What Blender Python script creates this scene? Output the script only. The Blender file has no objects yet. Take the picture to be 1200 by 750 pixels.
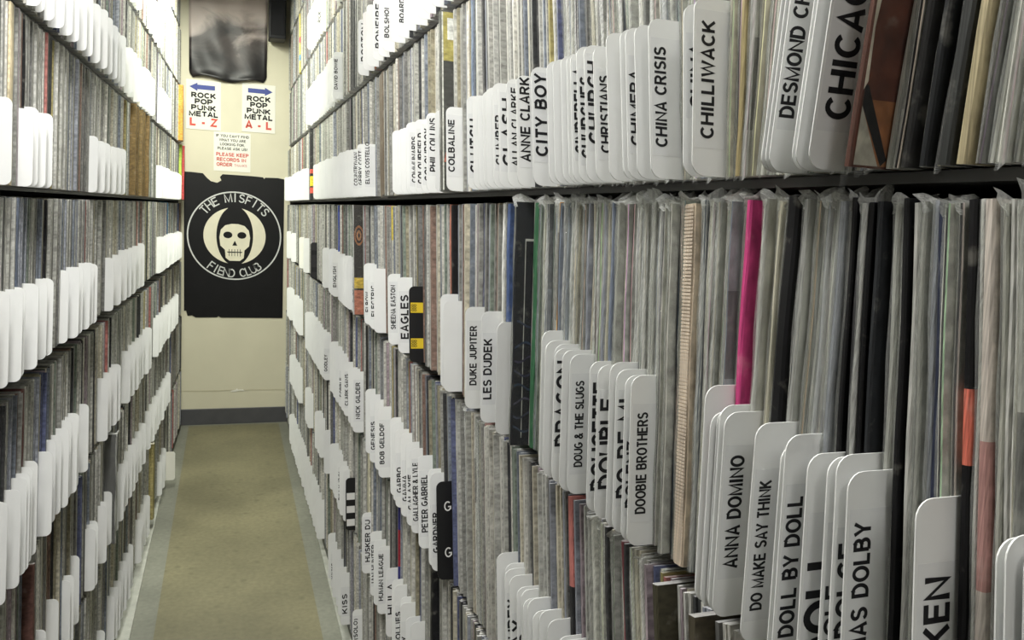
import bpy, bmesh, math, random
from mathutils import Vector, Matrix
random.seed(7)
C = bpy.context.scene.collection
SC = bpy.context.scene

# ------------------------------------------------------------------ camera
EYE = 1.345                       # camera height; world z = EYE + Y
F_PX = 950.0
AX = ((0.9437827, 0.0049417, 0.3305295),      # camera right / down / forward as columns, rows are world x, z(up), y(aisle)
      (0.0485702, -0.9911093, -0.1238678),
      (-0.3269787, -0.1329582, 0.9356319))
camd = bpy.data.cameras.new('camera')
camd.sensor_width = 36.0
camd.lens = 36.0 * F_PX / 1200.0
camd.clip_start = 0.02
cam = bpy.data.objects.new('camera', camd)
C.objects.link(cam)
col = [Vector((AX[0][i], AX[2][i], AX[1][i])) for i in range(3)]   # right, down, fwd in world xyz
m = Matrix((col[0], -col[1], -col[2])).transposed()
cam.matrix_world = Matrix.Translation((0, 0, EYE)) @ m.to_4x4()
SC.camera = cam

def project(x, y, z):
    """world point -> pixel of the 1200x750 frame (used only to tell which things show largest)"""
    p = Vector((x, y, z - EYE))
    c = [p.dot(a) for a in col]
    if c[2] < 0.05: return None
    return 600 + F_PX * c[0] / c[2], 375 + F_PX * c[1] / c[2]

# ------------------------------------------------------------------ light and exposure
W = bpy.data.worlds.new('room_air')
SC.world = W
W.use_nodes = True
W.node_tree.nodes['Background'].inputs[0].default_value = (0.80, 0.85, 0.78, 1)
W.node_tree.nodes['Background'].inputs[1].default_value = 0.05
SC.view_settings.view_transform = 'Standard'
SC.view_settings.look = 'None'
SC.view_settings.gamma = 1.0
SC.view_settings.use_curve_mapping = False
SC.view_settings.exposure = 0.0
CEIL = 2.95
LAMP_Z = 2.62
TUBES = [(-0.18, 3.65, 1.9, 60.0, (.98, 1.0, .87)), (-0.18, 1.0, 1.3, 38.0, (1.0, .985, .95)), (-0.18, -1.3, 1.2, 13.0, (1.0, .97, .96))]   # x, y, length, watts of the ceiling fixtures
def tube_light(x, y, ln, watts, tint):
    d = bpy.data.lights.new('fluorescent_glow', 'AREA')
    d.shape = 'RECTANGLE'; d.size = 0.16; d.size_y = ln
    d.energy = watts; d.color = tint
    o = bpy.data.objects.new('fluorescent_glow', d)
    C.objects.link(o)
    o.location = (x, y, LAMP_Z - 0.105)
for t in TUBES: tube_light(*t)

# ------------------------------------------------------------------ materials
def nmat(name):
    mt = bpy.data.materials.new(name); mt.use_nodes = True
    nt = mt.node_tree
    return mt, nt, nt.nodes, nt.links, nt.nodes['Principled BSDF']
def spec(b, v):
    b.inputs['Specular IOR Level'].default_value = v
def plain(name, colr, rough=0.6, sp=0.3, noise=0.0, scale=30.0, bump=0.0):
    mt, nt, N, L, b = nmat(name)
    b.inputs['Base Color'].default_value = (*colr, 1); b.inputs['Roughness'].default_value = rough; spec(b, sp)
    if noise or bump:
        tc = N.new('ShaderNodeTexCoord'); n = N.new('ShaderNodeTexNoise'); n.inputs['Scale'].default_value = scale; n.inputs['Detail'].default_value = 6
        L.new(tc.outputs['Object'], n.inputs['Vector'])
        r = N.new('ShaderNodeMapRange'); r.inputs['To Min'].default_value = 1 - noise; r.inputs['To Max'].default_value = 1 + noise
        r.inputs['From Min'].default_value = 0.3; r.inputs['From Max'].default_value = 0.7
        L.new(n.outputs['Fac'], r.inputs['Value'])
        mx = N.new('ShaderNodeVectorMath'); mx.operation = 'SCALE'; mx.inputs[0].default_value = colr
        L.new(r.outputs[0], mx.inputs['Scale']); L.new(mx.outputs[0], b.inputs['Base Color'])
        if bump:
            bp = N.new('ShaderNodeBump'); bp.inputs['Strength'].default_value = bump; bp.inputs['Distance'].default_value = 0.002
            L.new(n.outputs['Fac'], bp.inputs['Height']); L.new(bp.outputs[0], b.inputs['Normal'])
    return mt
def spine_material(name):
    """printed card jackets: colour carried by the mesh, worn in thin upright streaks"""
    mt, nt, N, L, b = nmat(name)
    at = N.new('ShaderNodeAttribute'); at.attribute_name = 'print'
    g = N.new('ShaderNodeNewGeometry')
    sc = N.new('ShaderNodeVectorMath'); sc.operation = 'MULTIPLY'; sc.inputs[1].default_value = (90, 900, 5)
    L.new(g.outputs['Position'], sc.inputs[0])
    n1 = N.new('ShaderNodeTexNoise'); n1.inputs['Scale'].default_value = 1.0; n1.inputs['Detail'].default_value = 3
    L.new(sc.outputs[0], n1.inputs['Vector'])
    n2 = N.new('ShaderNodeTexNoise'); n2.inputs['Scale'].default_value = 55.0; n2.inputs['Detail'].default_value = 5
    L.new(g.outputs['Position'], n2.inputs['Vector'])
    r1 = N.new('ShaderNodeMapRange'); r1.inputs['From Min'].default_value = .28; r1.inputs['From Max'].default_value = .72
    r1.inputs['To Min'].default_value = .58; r1.inputs['To Max'].default_value = 1.30
    L.new(n1.outputs['Fac'], r1.inputs['Value'])
    r2 = N.new('ShaderNodeMapRange'); r2.inputs['From Min'].default_value = .3; r2.inputs['From Max'].default_value = .7
    r2.inputs['To Min'].default_value = .85; r2.inputs['To Max'].default_value = 1.12
    L.new(n2.outputs['Fac'], r2.inputs['Value'])
    mu = N.new('ShaderNodeMath'); mu.operation = 'MULTIPLY'; L.new(r1.outputs[0], mu.inputs[0]); L.new(r2.outputs[0], mu.inputs[1])
    v = N.new('ShaderNodeVectorMath'); v.operation = 'SCALE'
    L.new(at.outputs['Color'], v.inputs[0]); L.new(mu.outputs[0], v.inputs['Scale'])
    # scuffed edges let pale board show
    r3 = N.new('ShaderNodeMapRange'); r3.inputs['From Min'].default_value = .60; r3.inputs['From Max'].default_value = .72; r3.inputs['To Max'].default_value = .14
    L.new(n2.outputs['Fac'], r3.inputs['Value'])
    mx = N.new('ShaderNodeMix'); mx.data_type = 'RGBA'; mx.inputs['B'].default_value = (.62, .60, .52, 1)
    L.new(r3.outputs[0], mx.inputs['Factor']); L.new(v.outputs[0], mx.inputs['A'])
    L.new(mx.outputs['Result'], b.inputs['Base Color'])
    b.inputs['Roughness'].default_value = .55; spec(b, .25)
    return mt
def film_material(name, haze):
    """clear polythene outer sleeve: mostly see-through, a little milky, glossy"""
    mt, nt, N, L, b = nmat(name)
    b.inputs['Base Color'].default_value = (.80, .81, .785, 1); b.inputs['Roughness'].default_value = .22; spec(b, .6)
    g = N.new('ShaderNodeNewGeometry')
    sc = N.new('ShaderNodeVectorMath'); sc.operation = 'MULTIPLY'; sc.inputs[1].default_value = (420, 2200, 45)
    L.new(g.outputs['Position'], sc.inputs[0])
    n = N.new('ShaderNodeTexNoise'); n.inputs['Scale'].default_value = 1.0; n.inputs['Detail'].default_value = 4
    L.new(sc.outputs[0], n.inputs['Vector'])
    bp = N.new('ShaderNodeBump'); bp.inputs['Strength'].default_value = .6; bp.inputs['Distance'].default_value = .003
    L.new(n.outputs['Fac'], bp.inputs['Height']); L.new(bp.outputs[0], b.inputs['Normal'])
    r = N.new('ShaderNodeMapRange'); r.inputs['From Min'].default_value = .35; r.inputs['From Max'].default_value = .75
    r.inputs['To Min'].default_value = haze * .7; r.inputs['To Max'].default_value = min(1, haze * 1.4)
    L.new(n.outputs['Fac'], r.inputs['Value'])
    tr = N.new('ShaderNodeBsdfTransparent'); tr.inputs[0].default_value = (.96, .97, .95, 1)
    mix = N.new('ShaderNodeMixShader')
    L.new(r.outputs[0], mix.inputs[0]); L.new(tr.outputs[0], mix.inputs[1]); L.new(b.outputs[0], mix.inputs[2])
    L.new(mix.outputs[0], N['Material Output'].inputs['Surface'])
    return mt
M = {}
M['spine'] = spine_material('record_jacket_board')
M['film'] = film_material('polythene_film', .15)
M['flap'] = film_material('polythene_flap_and_highlight', .55)
M['clear'] = film_material('clear_film', .03)
M['card'] = plain('white_plastic_card', (.80, .81, .80), .38, .4, .03, 14)
M['label'] = plain('clear_label_tape', (.76, .77, .77), .22, .5, .03, 40)
M['ink'] = plain('black_ink', (.012, .012, .014), .5)
M['blackcard'] = plain('black_plastic_card', (.012, .012, .013), .35, .4)
M['whiteink'] = plain('white_ink', (.75, .75, .73), .5)
M['yellow'] = plain('yellow_sticker', (.72, .52, .03), .5)
M['redink'] = plain('red_ink', (.62, .09, .07), .6)
M['blueink'] = plain('blue_ink', (.065, .085, .30), .6)
M['metal'] = plain('grey_shelf_enamel', (.10, .10, .096), .5, .4, .08, 25)
M['wall'] = plain('cream_wall_paint', (.66, .625, .485), .55, .3, .03, 5, .08)
M['seam'] = plain('old_cream_paint', (.60, .55, .40), .6, .2)
M['chip'] = plain('bare_plaster', (.84, .82, .74), .8, .1)
M['sidewall'] = plain('off_white_wall_paint', (.70, .69, .62), .7, .2)
M['ceiling'] = plain('white_ceiling_paint', (.8, .8, .77), .8, .2)
M['base'] = plain('dark_grey_vinyl_base', (.075, .075, .082), .4, .4, .08, 20)
M['rail'] = plain('pale_grey_rail', (.36, .365, .33), .5, .4, .14, 30)
M['paper'] = plain('white_paper', (.80, .79, .72), .7, .2)
M['poster'] = plain('black_poster_ink', (.006, .006, .007), .45, .3, .2, 12)
M['posterpale'] = plain('pale_poster_paper', (.76, .72, .57), .6, .2, .04, 20)
M['postergrey'] = plain('grey_white_print', (.62, .63, .62), .6, .2)
M['speaker'] = plain('black_speaker_cabinet', (.012, .012, .014), .5, .3)
M['grille'] = plain('black_speaker_cloth', (.02, .02, .022), .9, .1)
M['cone'] = plain('dark_cone', (.035, .035, .04), .6)
mt_, _, _, _, b_ = nmat('lit_tube'); b_.inputs['Emission Color'].default_value = (.97, 1, .9, 1); b_.inputs['Emission Strength'].default_value = 6; M['tube'] = mt_
M['fixture'] = plain('white_light_fixture', (.75, .76, .74), .4)

def floor_material(name, colr, spots):
    mt, nt, N, L, b = nmat(name)
    tc = N.new('ShaderNodeNewGeometry')
    n = N.new('ShaderNodeTexNoise'); n.inputs['Scale'].default_value = 2.2; n.inputs['Detail'].default_value = 8
    L.new(tc.outputs['Position'], n.inputs['Vector'])
    n2 = N.new('ShaderNodeTexNoise'); n2.inputs['Scale'].default_value = 60; n2.inputs['Detail'].default_value = 4
    L.new(tc.outputs['Position'], n2.inputs['Vector'])
    r = N.new('ShaderNodeMapRange'); r.inputs['From Min'].default_value = .3; r.inputs['From Max'].default_value = .7; r.inputs['To Min'].default_value = .70; r.inputs['To Max'].default_value = 1.2
    L.new(n.outputs['Fac'], r.inputs['Value'])
    r2 = N.new('ShaderNodeMapRange'); r2.inputs['From Min'].default_value = .3; r2.inputs['From Max'].default_value = .7; r2.inputs['To Min'].default_value = .88; r2.inputs['To Max'].default_value = 1.1
    L.new(n2.outputs['Fac'], r2.inputs['Value'])
    m1 = N.new('ShaderNodeMath'); m1.operation = 'MULTIPLY'; L.new(r.outputs[0], m1.inputs[0]); L.new(r2.outputs[0], m1.inputs[1])
    last = m1
    if spots:                                   # scuffs and rows of small wheel marks
        v = N.new('ShaderNodeTexVoronoi'); v.inputs['Scale'].default_value = 14
        L.new(tc.outputs['Position'], v.inputs['Vector'])
        r3 = N.new('ShaderNodeMapRange'); r3.inputs['From Min'].default_value = .08; r3.inputs['From Max'].default_value = .22; r3.inputs['To Min'].default_value = .80
        L.new(v.outputs['Distance'], r3.inputs['Value'])
        m2 = N.new('ShaderNodeMath'); m2.operation = 'MULTIPLY'; L.new(last.outputs[0], m2.inputs[0]); L.new(r3.outputs[0], m2.inputs[1]); last = m2
    s = N.new('ShaderNodeVectorMath'); s.operation = 'SCALE'; s.inputs[0].default_value = colr
    L.new(last.outputs[0], s.inputs['Scale']); L.new(s.outputs[0], b.inputs['Base Color'])
    b.inputs['Roughness'].default_value = .5; spec(b, .35)
    return mt
M['floor'] = floor_material('grey_green_vinyl_floor', (.185, .188, .155), False)
M['runner'] = floor_material('tan_vinyl_runner', (.172, .158, .094), True)
def photo_poster_material(name):
    """crumpled dark photographic print: dark greys, a pinkish pale patch"""
    mt, nt, N, L, b = nmat(name)
    tc = N.new('ShaderNodeTexCoord')
    sc = N.new('ShaderNodeVectorMath'); sc.operation = 'MULTIPLY'; sc.inputs[1].default_value = (2.2, 1, 4.0)
    L.new(tc.outputs['Object'], sc.inputs[0])
    n = N.new('ShaderNodeTexNoise'); n.inputs['Scale'].default_value = 1.3; n.inputs['Detail'].default_value = 5; n.inputs['Distortion'].default_value = .6
    L.new(sc.outputs[0], n.inputs['Vector'])
    sp = N.new('ShaderNodeSeparateXYZ'); L.new(tc.outputs['Object'], sp.inputs[0])
    zz = N.new('ShaderNodeMapRange'); zz.inputs['From Min'].default_value = .05; zz.inputs['From Max'].default_value = .42
    zz.inputs['To Min'].default_value = -.14; zz.inputs['To Max'].default_value = .20
    L.new(sp.outputs['Z'], zz.inputs['Value'])
    ad = N.new('ShaderNodeMath'); ad.operation = 'ADD'; L.new(n.outputs['Fac'], ad.inputs[0]); L.new(zz.outputs[0], ad.inputs[1])
    cr = N.new('ShaderNodeValToRGB')
    e = cr.color_ramp.elements
    e[0].position = .36; e[0].color = (.012, .011, .012, 1)
    e[1].position = .70; e[1].color = (.55, .47, .44, 1)
    k = cr.color_ramp.elements.new(.52); k.color = (.085, .072, .07, 1)
    L.new(ad.outputs[0], cr.inputs[0]); L.new(cr.outputs[0], b.inputs['Base Color'])
    b.inputs['Roughness'].default_value = .42; spec(b, .35)
    return mt
M['photo'] = photo_poster_material('dark_photo_print')

# ------------------------------------------------------------------ mesh helpers
def link(name, me, mt, parent=None):
    o = bpy.data.objects.new(name, me); C.objects.link(o)
    if mt is not None and not me.materials: me.materials.append(mt)
    if parent is not None: o.parent = parent
    return o
def mesh(name, vs, fs, cols=None, smooth=False):
    me = bpy.data.meshes.new(name)
    me.from_pydata(vs, [], fs)
    if cols is not None:
        a = me.color_attributes.new('print', 'FLOAT_COLOR', 'CORNER')
        buf = []
        for f, c in zip(fs, cols): buf.extend([c[0], c[1], c[2], 1.0] * len(f))
        a.data.foreach_set('color', buf)
    if smooth:
        me.polygons.foreach_set('use_smooth', [True] * len(me.polygons))
    me.update()
    return me
def box_data(x0, x1, y0, y1, z0, z1):
    vs = [(x0, y0, z0), (x1, y0, z0), (x1, y1, z0), (x0, y1, z0), (x0, y0, z1), (x1, y0, z1), (x1, y1, z1), (x0, y1, z1)]
    fs = [(0, 3, 2, 1), (4, 5, 6, 7), (0, 1, 5, 4), (1, 2, 6, 5), (2, 3, 7, 6), (3, 0, 4, 7)]
    return vs, fs
def box(name, b, mt, parent=None, bevel=0.0):
    me = mesh(name, *box_data(*b))
    if bevel:
        bm = bmesh.new(); bm.from_mesh(me)
        bmesh.ops.bevel(bm, geom=bm.edges[:], offset=bevel, segments=2, affect='EDGES', profile=.5)
        bm.to_mesh(me); bm.free()
    return link(name, me, mt, parent)
def tag(o, label, cat, group=None, kind=None):
    if label: o['label'] = label
    if cat: o['category'] = cat
    if group: o['group'] = group
    if kind: o['kind'] = kind
    return o
def struct(o):
    o['kind'] = 'structure'; return o
def empty(name, loc, rz=0.0):
    o = bpy.data.objects.new(name, None); C.objects.link(o)
    o.location = loc; o.rotation_euler = (0, 0, rz); o.empty_display_size = .05
    return o
# ------------------------------------------------------------------ plain grotesque capitals drawn as strokes (cap height 1)
def _arc(cx, cy, rx, ry, a0, a1, n=12):
    return [(cx + rx * math.cos(math.radians(a0 + (a1 - a0) * k / n)), cy + ry * math.sin(math.radians(a0 + (a1 - a0) * k / n))) for k in range(n + 1)]
_T, _B = .925, .075
GLYPH = {
 'A': (.74, [[(.075, 0), (.37, .96), (.665, 0)], [(.17, .29), (.57, .29)]]),
 'B': (.70, [[(.08, _B), (.08, _T), (.36, _T)] + _arc(.36, .73, .20, .195, 90, -90, 8) + [(.08, .535)], [(.08, .535), (.38, .535)] + _arc(.38, .305, .22, .23, 90, -90, 8) + [(.08, _B)]]),
 'C': (.74, [_arc(.385, .5, .31, .425, 42, 318, 20)]),
 'D': (.74, [[(.08, _B), (.08, _T), (.32, _T)] + _arc(.32, .5, .33, .425, 90, -90, 14) + [(.08, _B)]]),
 'E': (.66, [[(.62, _T), (.08, _T), (.08, _B), (.63, _B)], [(.08, .52), (.57, .52)]]),
 'F': (.62, [[(.59, _T), (.08, _T), (.08, 0)], [(.08, .50), (.52, .50)]]),
 'G': (.78, [_arc(.39, .5, .31, .425, 48, 340, 20)[:-1] + [(.69, .26), (.69, .45), (.42, .45)]]),
 'H': (.74, [[(.08, 0), (.08, 1)], [(.66, 0), (.66, 1)], [(.08, .53), (.66, .53)]]),
 'I': (.26, [[(.13, 0), (.13, 1)]]),
 'J': (.56, [[(.46, 1), (.46, .30)] + _arc(.27, .30, .19, .225, 0, -180, 10)]),
 'K': (.74, [[(.08, 0), (.08, 1)], [(.64, .98), (.10, .37)], [(.27, .56), (.67, .01)]]),
 'L': (.60, [[(.08, 1), (.08, _B), (.57, _B)]]),
 'M': (.86, [[(.08, 0), (.08, .93), (.43, .08), (.78, .93), (.78, 0)]]),
 'N': (.74, [[(.08, 0), (.08, .90), (.66, .10), (.66, 1)]]),
 'O': (.80, [_arc(.40, .5, .325, .425, 0, 360, 26)]),
 'P': (.68, [[(.08, 0), (.08, _T), (.37, _T)] + _arc(.37, .69, .225, .235, 90, -90, 10) + [(.08, .455)]]),
 'Q': (.80, [_arc(.40, .5, .325, .425, 0, 360, 26), [(.46, .24), (.74, -.02)]]),
 'R': (.74, [[(.08, 0), (.08, _T), (.38, _T)] + _arc(.38, .705, .22, .22, 90, -90, 10) + [(.08, .485)], [(.36, .485), (.67, 0)]]),
 'S': (.68, [_arc(.34, .715, .235, .21, 25, 180, 9) + _arc(.34, .715, .235, .19, 180, 262, 5)[1:] + _arc(.34, .29, .255, .215, 80, 0, 6) + _arc(.34, .29, .255, .215, 0, -160, 10)[1:]]),
 'T': (.64, [[(.02, _T), (.62, _T)], [(.32, 0), (.32, .93)]]),
 'U': (.74, [[(.08, 1), (.08, .36)] + _arc(.37, .36, .29, .285, 180, 360, 12) + [(.66, 1)]]),
 'V': (.70, [[(.06, 1), (.35, .05), (.64, 1)]]),
 'W': (.98, [[(.06, 1), (.27, .06), (.49, .93), (.71, .06), (.92, 1)]]),
 'X': (.70, [[(.06, 0), (.64, 1)], [(.06, 1), (.64, 0)]]),
 'Y': (.70, [[(.06, 1), (.35, .44), (.64, 1)], [(.35, .46), (.35, 0)]]),
 'Z': (.66, [[(.05, _T), (.59, _T), (.07, _B), (.62, _B)]]),
 '&': (.76, [[(.70, .02), (.22, .66)] + _arc(.33, .78, .15, .15, 210, -40, 10) + [(.18, .42)] + _arc(.28, .26, .21, .19, 120, 330, 10) + [(.64, .46)]]),
 '0': (.60, [_arc(.30, .5, .215, .425, 0, 360, 22)]),
 '-': (.40, [[(.05, .36), (.35, .36)]]), '(': (.34, [_arc(.42, .40, .30, .62, 130, 230, 8)]), ')': (.34, [_arc(-.08, .40, .30, .62, 50, -50, 8)]),
 "'": (.22, [[(.11, .68), (.11, 1)]]), '!': (.28, [[(.14, .28), (.14, 1)], [(.14, 0), (.14, .15)]]), ',': (.26, [[(.13, .13), (.13, 0), (.08, -.14)]]), ' ': (.34, [])}
def _stroke(pts, w, vs, fs, ox):
    n = len(pts); closed = abs(pts[0][0] - pts[-1][0]) < 1e-6 and abs(pts[0][1] - pts[-1][1]) < 1e-6
    b = len(vs)
    for k, p in enumerate(pts):
        pa = pts[k - 1] if k > 0 else (pts[-2] if closed else None)
        pb = pts[k + 1] if k < n - 1 else (pts[1] if closed else None)
        def nr(a, c):
            dx, dy = c[0] - a[0], c[1] - a[1]; l = math.hypot(dx, dy) or 1e-9
            return (-dy / l, dx / l)
        if pa is None: nx, ny = nr(p, pb); k_ = 1
        elif pb is None: nx, ny = nr(pa, p); k_ = 1
        else:
            n1, n2 = nr(pa, p), nr(p, pb); nx, ny = n1[0] + n2[0], n1[1] + n2[1]
            l = math.hypot(nx, ny)
            if l < 1e-4: nx, ny = n1; k_ = 1
            else:
                nx /= l; ny /= l; k_ = min(1.7, 1 / max(.3, nx * n1[0] + ny * n1[1]))
        h = w / 2 * k_
        vs.append((ox + p[0] + nx * h, p[1] + ny * h, 0)); vs.append((ox + p[0] - nx * h, p[1] - ny * h, 0))
    for k in range(n - 1):
        a = b + 2 * k; fs.append((a + 1, a + 3, a + 2, a))
def text_mesh(body, size, length=None, weight=.15, align='LEFT'):
    """lettering in its own x/y plane; size is the cap height"""
    vs, fs = [], []; x = 0
    k = 1.0
    nat = sum(GLYPH[c][0] + .10 for c in body) - .10
    sx = (length / size / nat) if length else 1.0
    for c in body:
        wd, strokes = GLYPH[c]
        for s in strokes:
            _stroke([(q[0] * sx, q[1]) for q in s], weight * min(1.15, max(.72, (1 + sx) / 2)), vs, fs, x)
        x += (wd + .10) * sx
    tot = x - .10 * sx
    off = {'LEFT': 0, 'CENTER': -tot / 2}[align]
    return mesh('lettering', [((a + off) * size, b * size, c) for a, b, c in vs], fs)
UPRIGHT = Matrix(((0, -1, 0, 0), (0, 0, -1, 0), (1, 0, 0, 0), (0, 0, 0, 1)))     # reads upward, letter tops to -x, faces -y
WALLTXT = Matrix(((1, 0, 0, 0), (0, 0, -1, 0), (0, 1, 0, 0), (0, 0, 0, 1)))      # reads to +x, faces -y

# ------------------------------------------------------------------ the room
WALL_Y = 5.2
def slab(name, b, mt): return struct(box(name, b, mt))
slab('floor', (-.95, .95, -3.0, WALL_Y + .1, -.05, 0), M['floor'])
slab('ceiling', (-.95, .95, -3.0, WALL_Y + .1, CEIL, CEIL + .05), M['ceiling'])
slab('wall_end', (-.95, .95, WALL_Y, WALL_Y + .1, 0, CEIL), M['wall'])
slab('wall_back', (-.95, .95, -3.1, -3.0, 0, CEIL), M['sidewall'])
slab('wall_left', (-1.0, -.95, -3.1, WALL_Y + .1, 0, CEIL), M['sidewall'])
slab('wall_right', (.95, 1.0, -3.1, WALL_Y + .1, 0, CEIL), M['sidewall'])
struct(box('baseboard_end', (-.95, .95, WALL_Y - .012, WALL_Y, .0, .098), M['base'], bevel=.003))

# ------------------------------------------------------------------ the two racks: frames of reference
# s runs along the aisle away from the camera, d into the rack from the line of the spines
class Rack:
    def __init__(self, side, x0, k):
        self.side = side; self.x0 = x0; self.k = k
        self.sg = 1 if side == 'right' else -1
        ln = math.hypot(1, k); self.dir = Vector((k / ln, 1 / ln, 0)); self.nrm = Vector((self.dir.y, -self.dir.x, 0)) * self.sg
        a = math.atan2(-k, 1)
        self.rz = a if side == 'right' else a + math.pi
    def P(self, s, d, z): 
        p = Vector((self.x0, 0, 0)) + self.dir * s + self.nrm * d
        return (p.x, p.y, z)
RIGHT = Rack('right', .3745, -.006)
LEFT = Rack('left', -.392, .024)
ROWS = {'right': {-2: 1.02, -1: .695, 0: .368, 1: .040, 2: -.289, 3: -.615, 4: -.940, 5: -1.266},
        'left': {-2: .99, -1: .665, 0: .34, 1: .014, 2: -.312, 3: -.655, 4: -.98, 5: -1.305}}
ROWNAME = {-2: 'topmost shelf', -1: 'overhead shelf', 0: 'head-high shelf', 1: 'eye-level shelf', 2: 'chest-high shelf', 3: 'waist-high shelf', 4: 'knee-high shelf', 5: 'bottom shelf'}
S0, S1 = -.55, 5.17
CARD_H = {1: .142, 2: .155, 3: .168}

def build_rack(rk):
    root = empty('shelving_rack', rk.P(0, 0, 0), rk.rz)
    tag(root, 'tall grey metal shelving rack packed with records on the %s of the aisle' % rk.side, 'shelving')
    f = rk.sg                                         # local +x into the rack; local y along (right) or against (left) the aisle
    y0, y1 = (S0, S1 + .02) if f > 0 else (-S1 - .02, -S0)
    for r, Y in ROWS[rk.side].items():
        z = EYE + Y
        if r == 5:
            vs, fs = box_data(.012, .36, y0, y1, 0, z - .001)
            link('base_plinth', mesh('base_plinth', vs, fs), M['metal'], root)
        else:
            box('shelf', (.014, .36, y0, y1, z - .0075, z - .0005), M['metal'], root)
    top = EYE + ROWS[rk.side][-2] + .345
    box('top_panel', (.010, .36, y0, y1, top, top + .012), M['metal'], root)
    box('back_panel', (.36, .366, y0, y1, 0, top + .012), M['metal'], root)
    for yy in (y0 - .02, y1):
        box('end_panel', (.012, .366, yy, yy + .018, 0, top + .012), M['metal'], root)
    return root
build_rack(RIGHT); build_rack(LEFT)
# pale guide rails lying on the floor in front of both racks
def floor_strip(name, pts, z, mt):
    (xa0, xb0, ya), (xa1, xb1, yb) = pts
    vs = [(xa0, ya, 0), (xb0, ya, 0), (xb1, yb, 0), (xa1, yb, 0), (xa0, ya, z), (xb0, ya, z), (xb1, yb, z), (xa1, yb, z)]
    return struct(link(name, mesh(name, vs, [(0, 3, 2, 1), (4, 5, 6, 7), (0, 1, 5, 4), (1, 2, 6, 5), (2, 3, 7, 6), (3, 0, 4, 7)]), mt))
floor_strip('trim_right', ((.320, .362, S0), (.368, .400, 5.18)), .006, M['rail'])
floor_strip('trim_left', ((-.315, -.270, S0), (-.325, -.293, 5.18)), .006, M['rail'])
rn = floor_strip('floor_runner', ((-.198, .262, -2.5), (-.222, .302, 5.15)), .0025, M['runner'])
del rn['kind']
tag(rn, 'worn tan vinyl runner laid down the middle of the aisle floor', 'floor runner')

# ------------------------------------------------------------------ how the rows lean, and what stands in them
LEAN = {('right', 1): [(.30, -.008), (.351, -.022), (.416, -.026), (.455, -.028), (.498, -.018), (.530, .012), (.565, .040), (.61, .054), (.70, .064), (5, .07)],
        ('right', 2): [(.25, .036), (.33, .030), (.374, .020), (.427, .008), (.465, .003), (.50, .011), (.59, .026), (.95, .022), (1.3, .05), (1.9, .06), (5, .06)],
        ('right', 3): [(.3, .06), (5, .06)]}
def lean(side, row, s):
    t = LEAN.get((side, row), [(0, .055), (5, .055)])
    base = t[-1][1]
    if s <= t[0][0]: base = t[0][1]
    else:
        for (a, va), (b, vb) in zip(t, t[1:]):
            if a <= s <= b: base = va + (vb - va) * (s - a) / (b - a); break
    w = .008 * math.sin(s * 2.3 + row * 1.7) if (side, row) not in LEAN or s > 1.2 else 0
    return base + w
REC_H = .3125
PAL = [((.60, .59, .53), 20), ((.50, .50, .46), 18), ((.40, .40, .36), 16), ((.30, .30, .275), 11), ((.19, .19, .18), 8), ((.055, .057, .06), 9), ((.56, .52, .40), 8),
       ((.33, .30, .20), 5), ((.21, .24, .29), 6), ((.30, .32, .37), 5), ((.36, .29, .32), 4), ((.22, .27, .22), 4), ((.27, .17, .13), 2), ((.42, .14, .12), 1), ((.12, .14, .27), 2), ((.40, .34, .12), 1)]
CNAME = ['pale cream', 'light grey', 'mid-grey', 'dull grey', 'dark grey', 'black', 'yellowed cream', 'olive brown', 'slate blue', 'grey-blue', 'mauve grey', 'dull green', 'dark brown', 'dull red', 'navy blue', 'mustard']
PWT = [w for _, w in PAL]
def _soft(c):
    g = sum(c) / 3
    return tuple((g + (q - g) * .85) * .92 for q in c)
PAL = [(_soft(c), w) for c, w in PAL]
HOT, BLACK, BEIGE = (.56, .06, .21), (.006, .006, .007), (.60, .50, .38)
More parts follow.
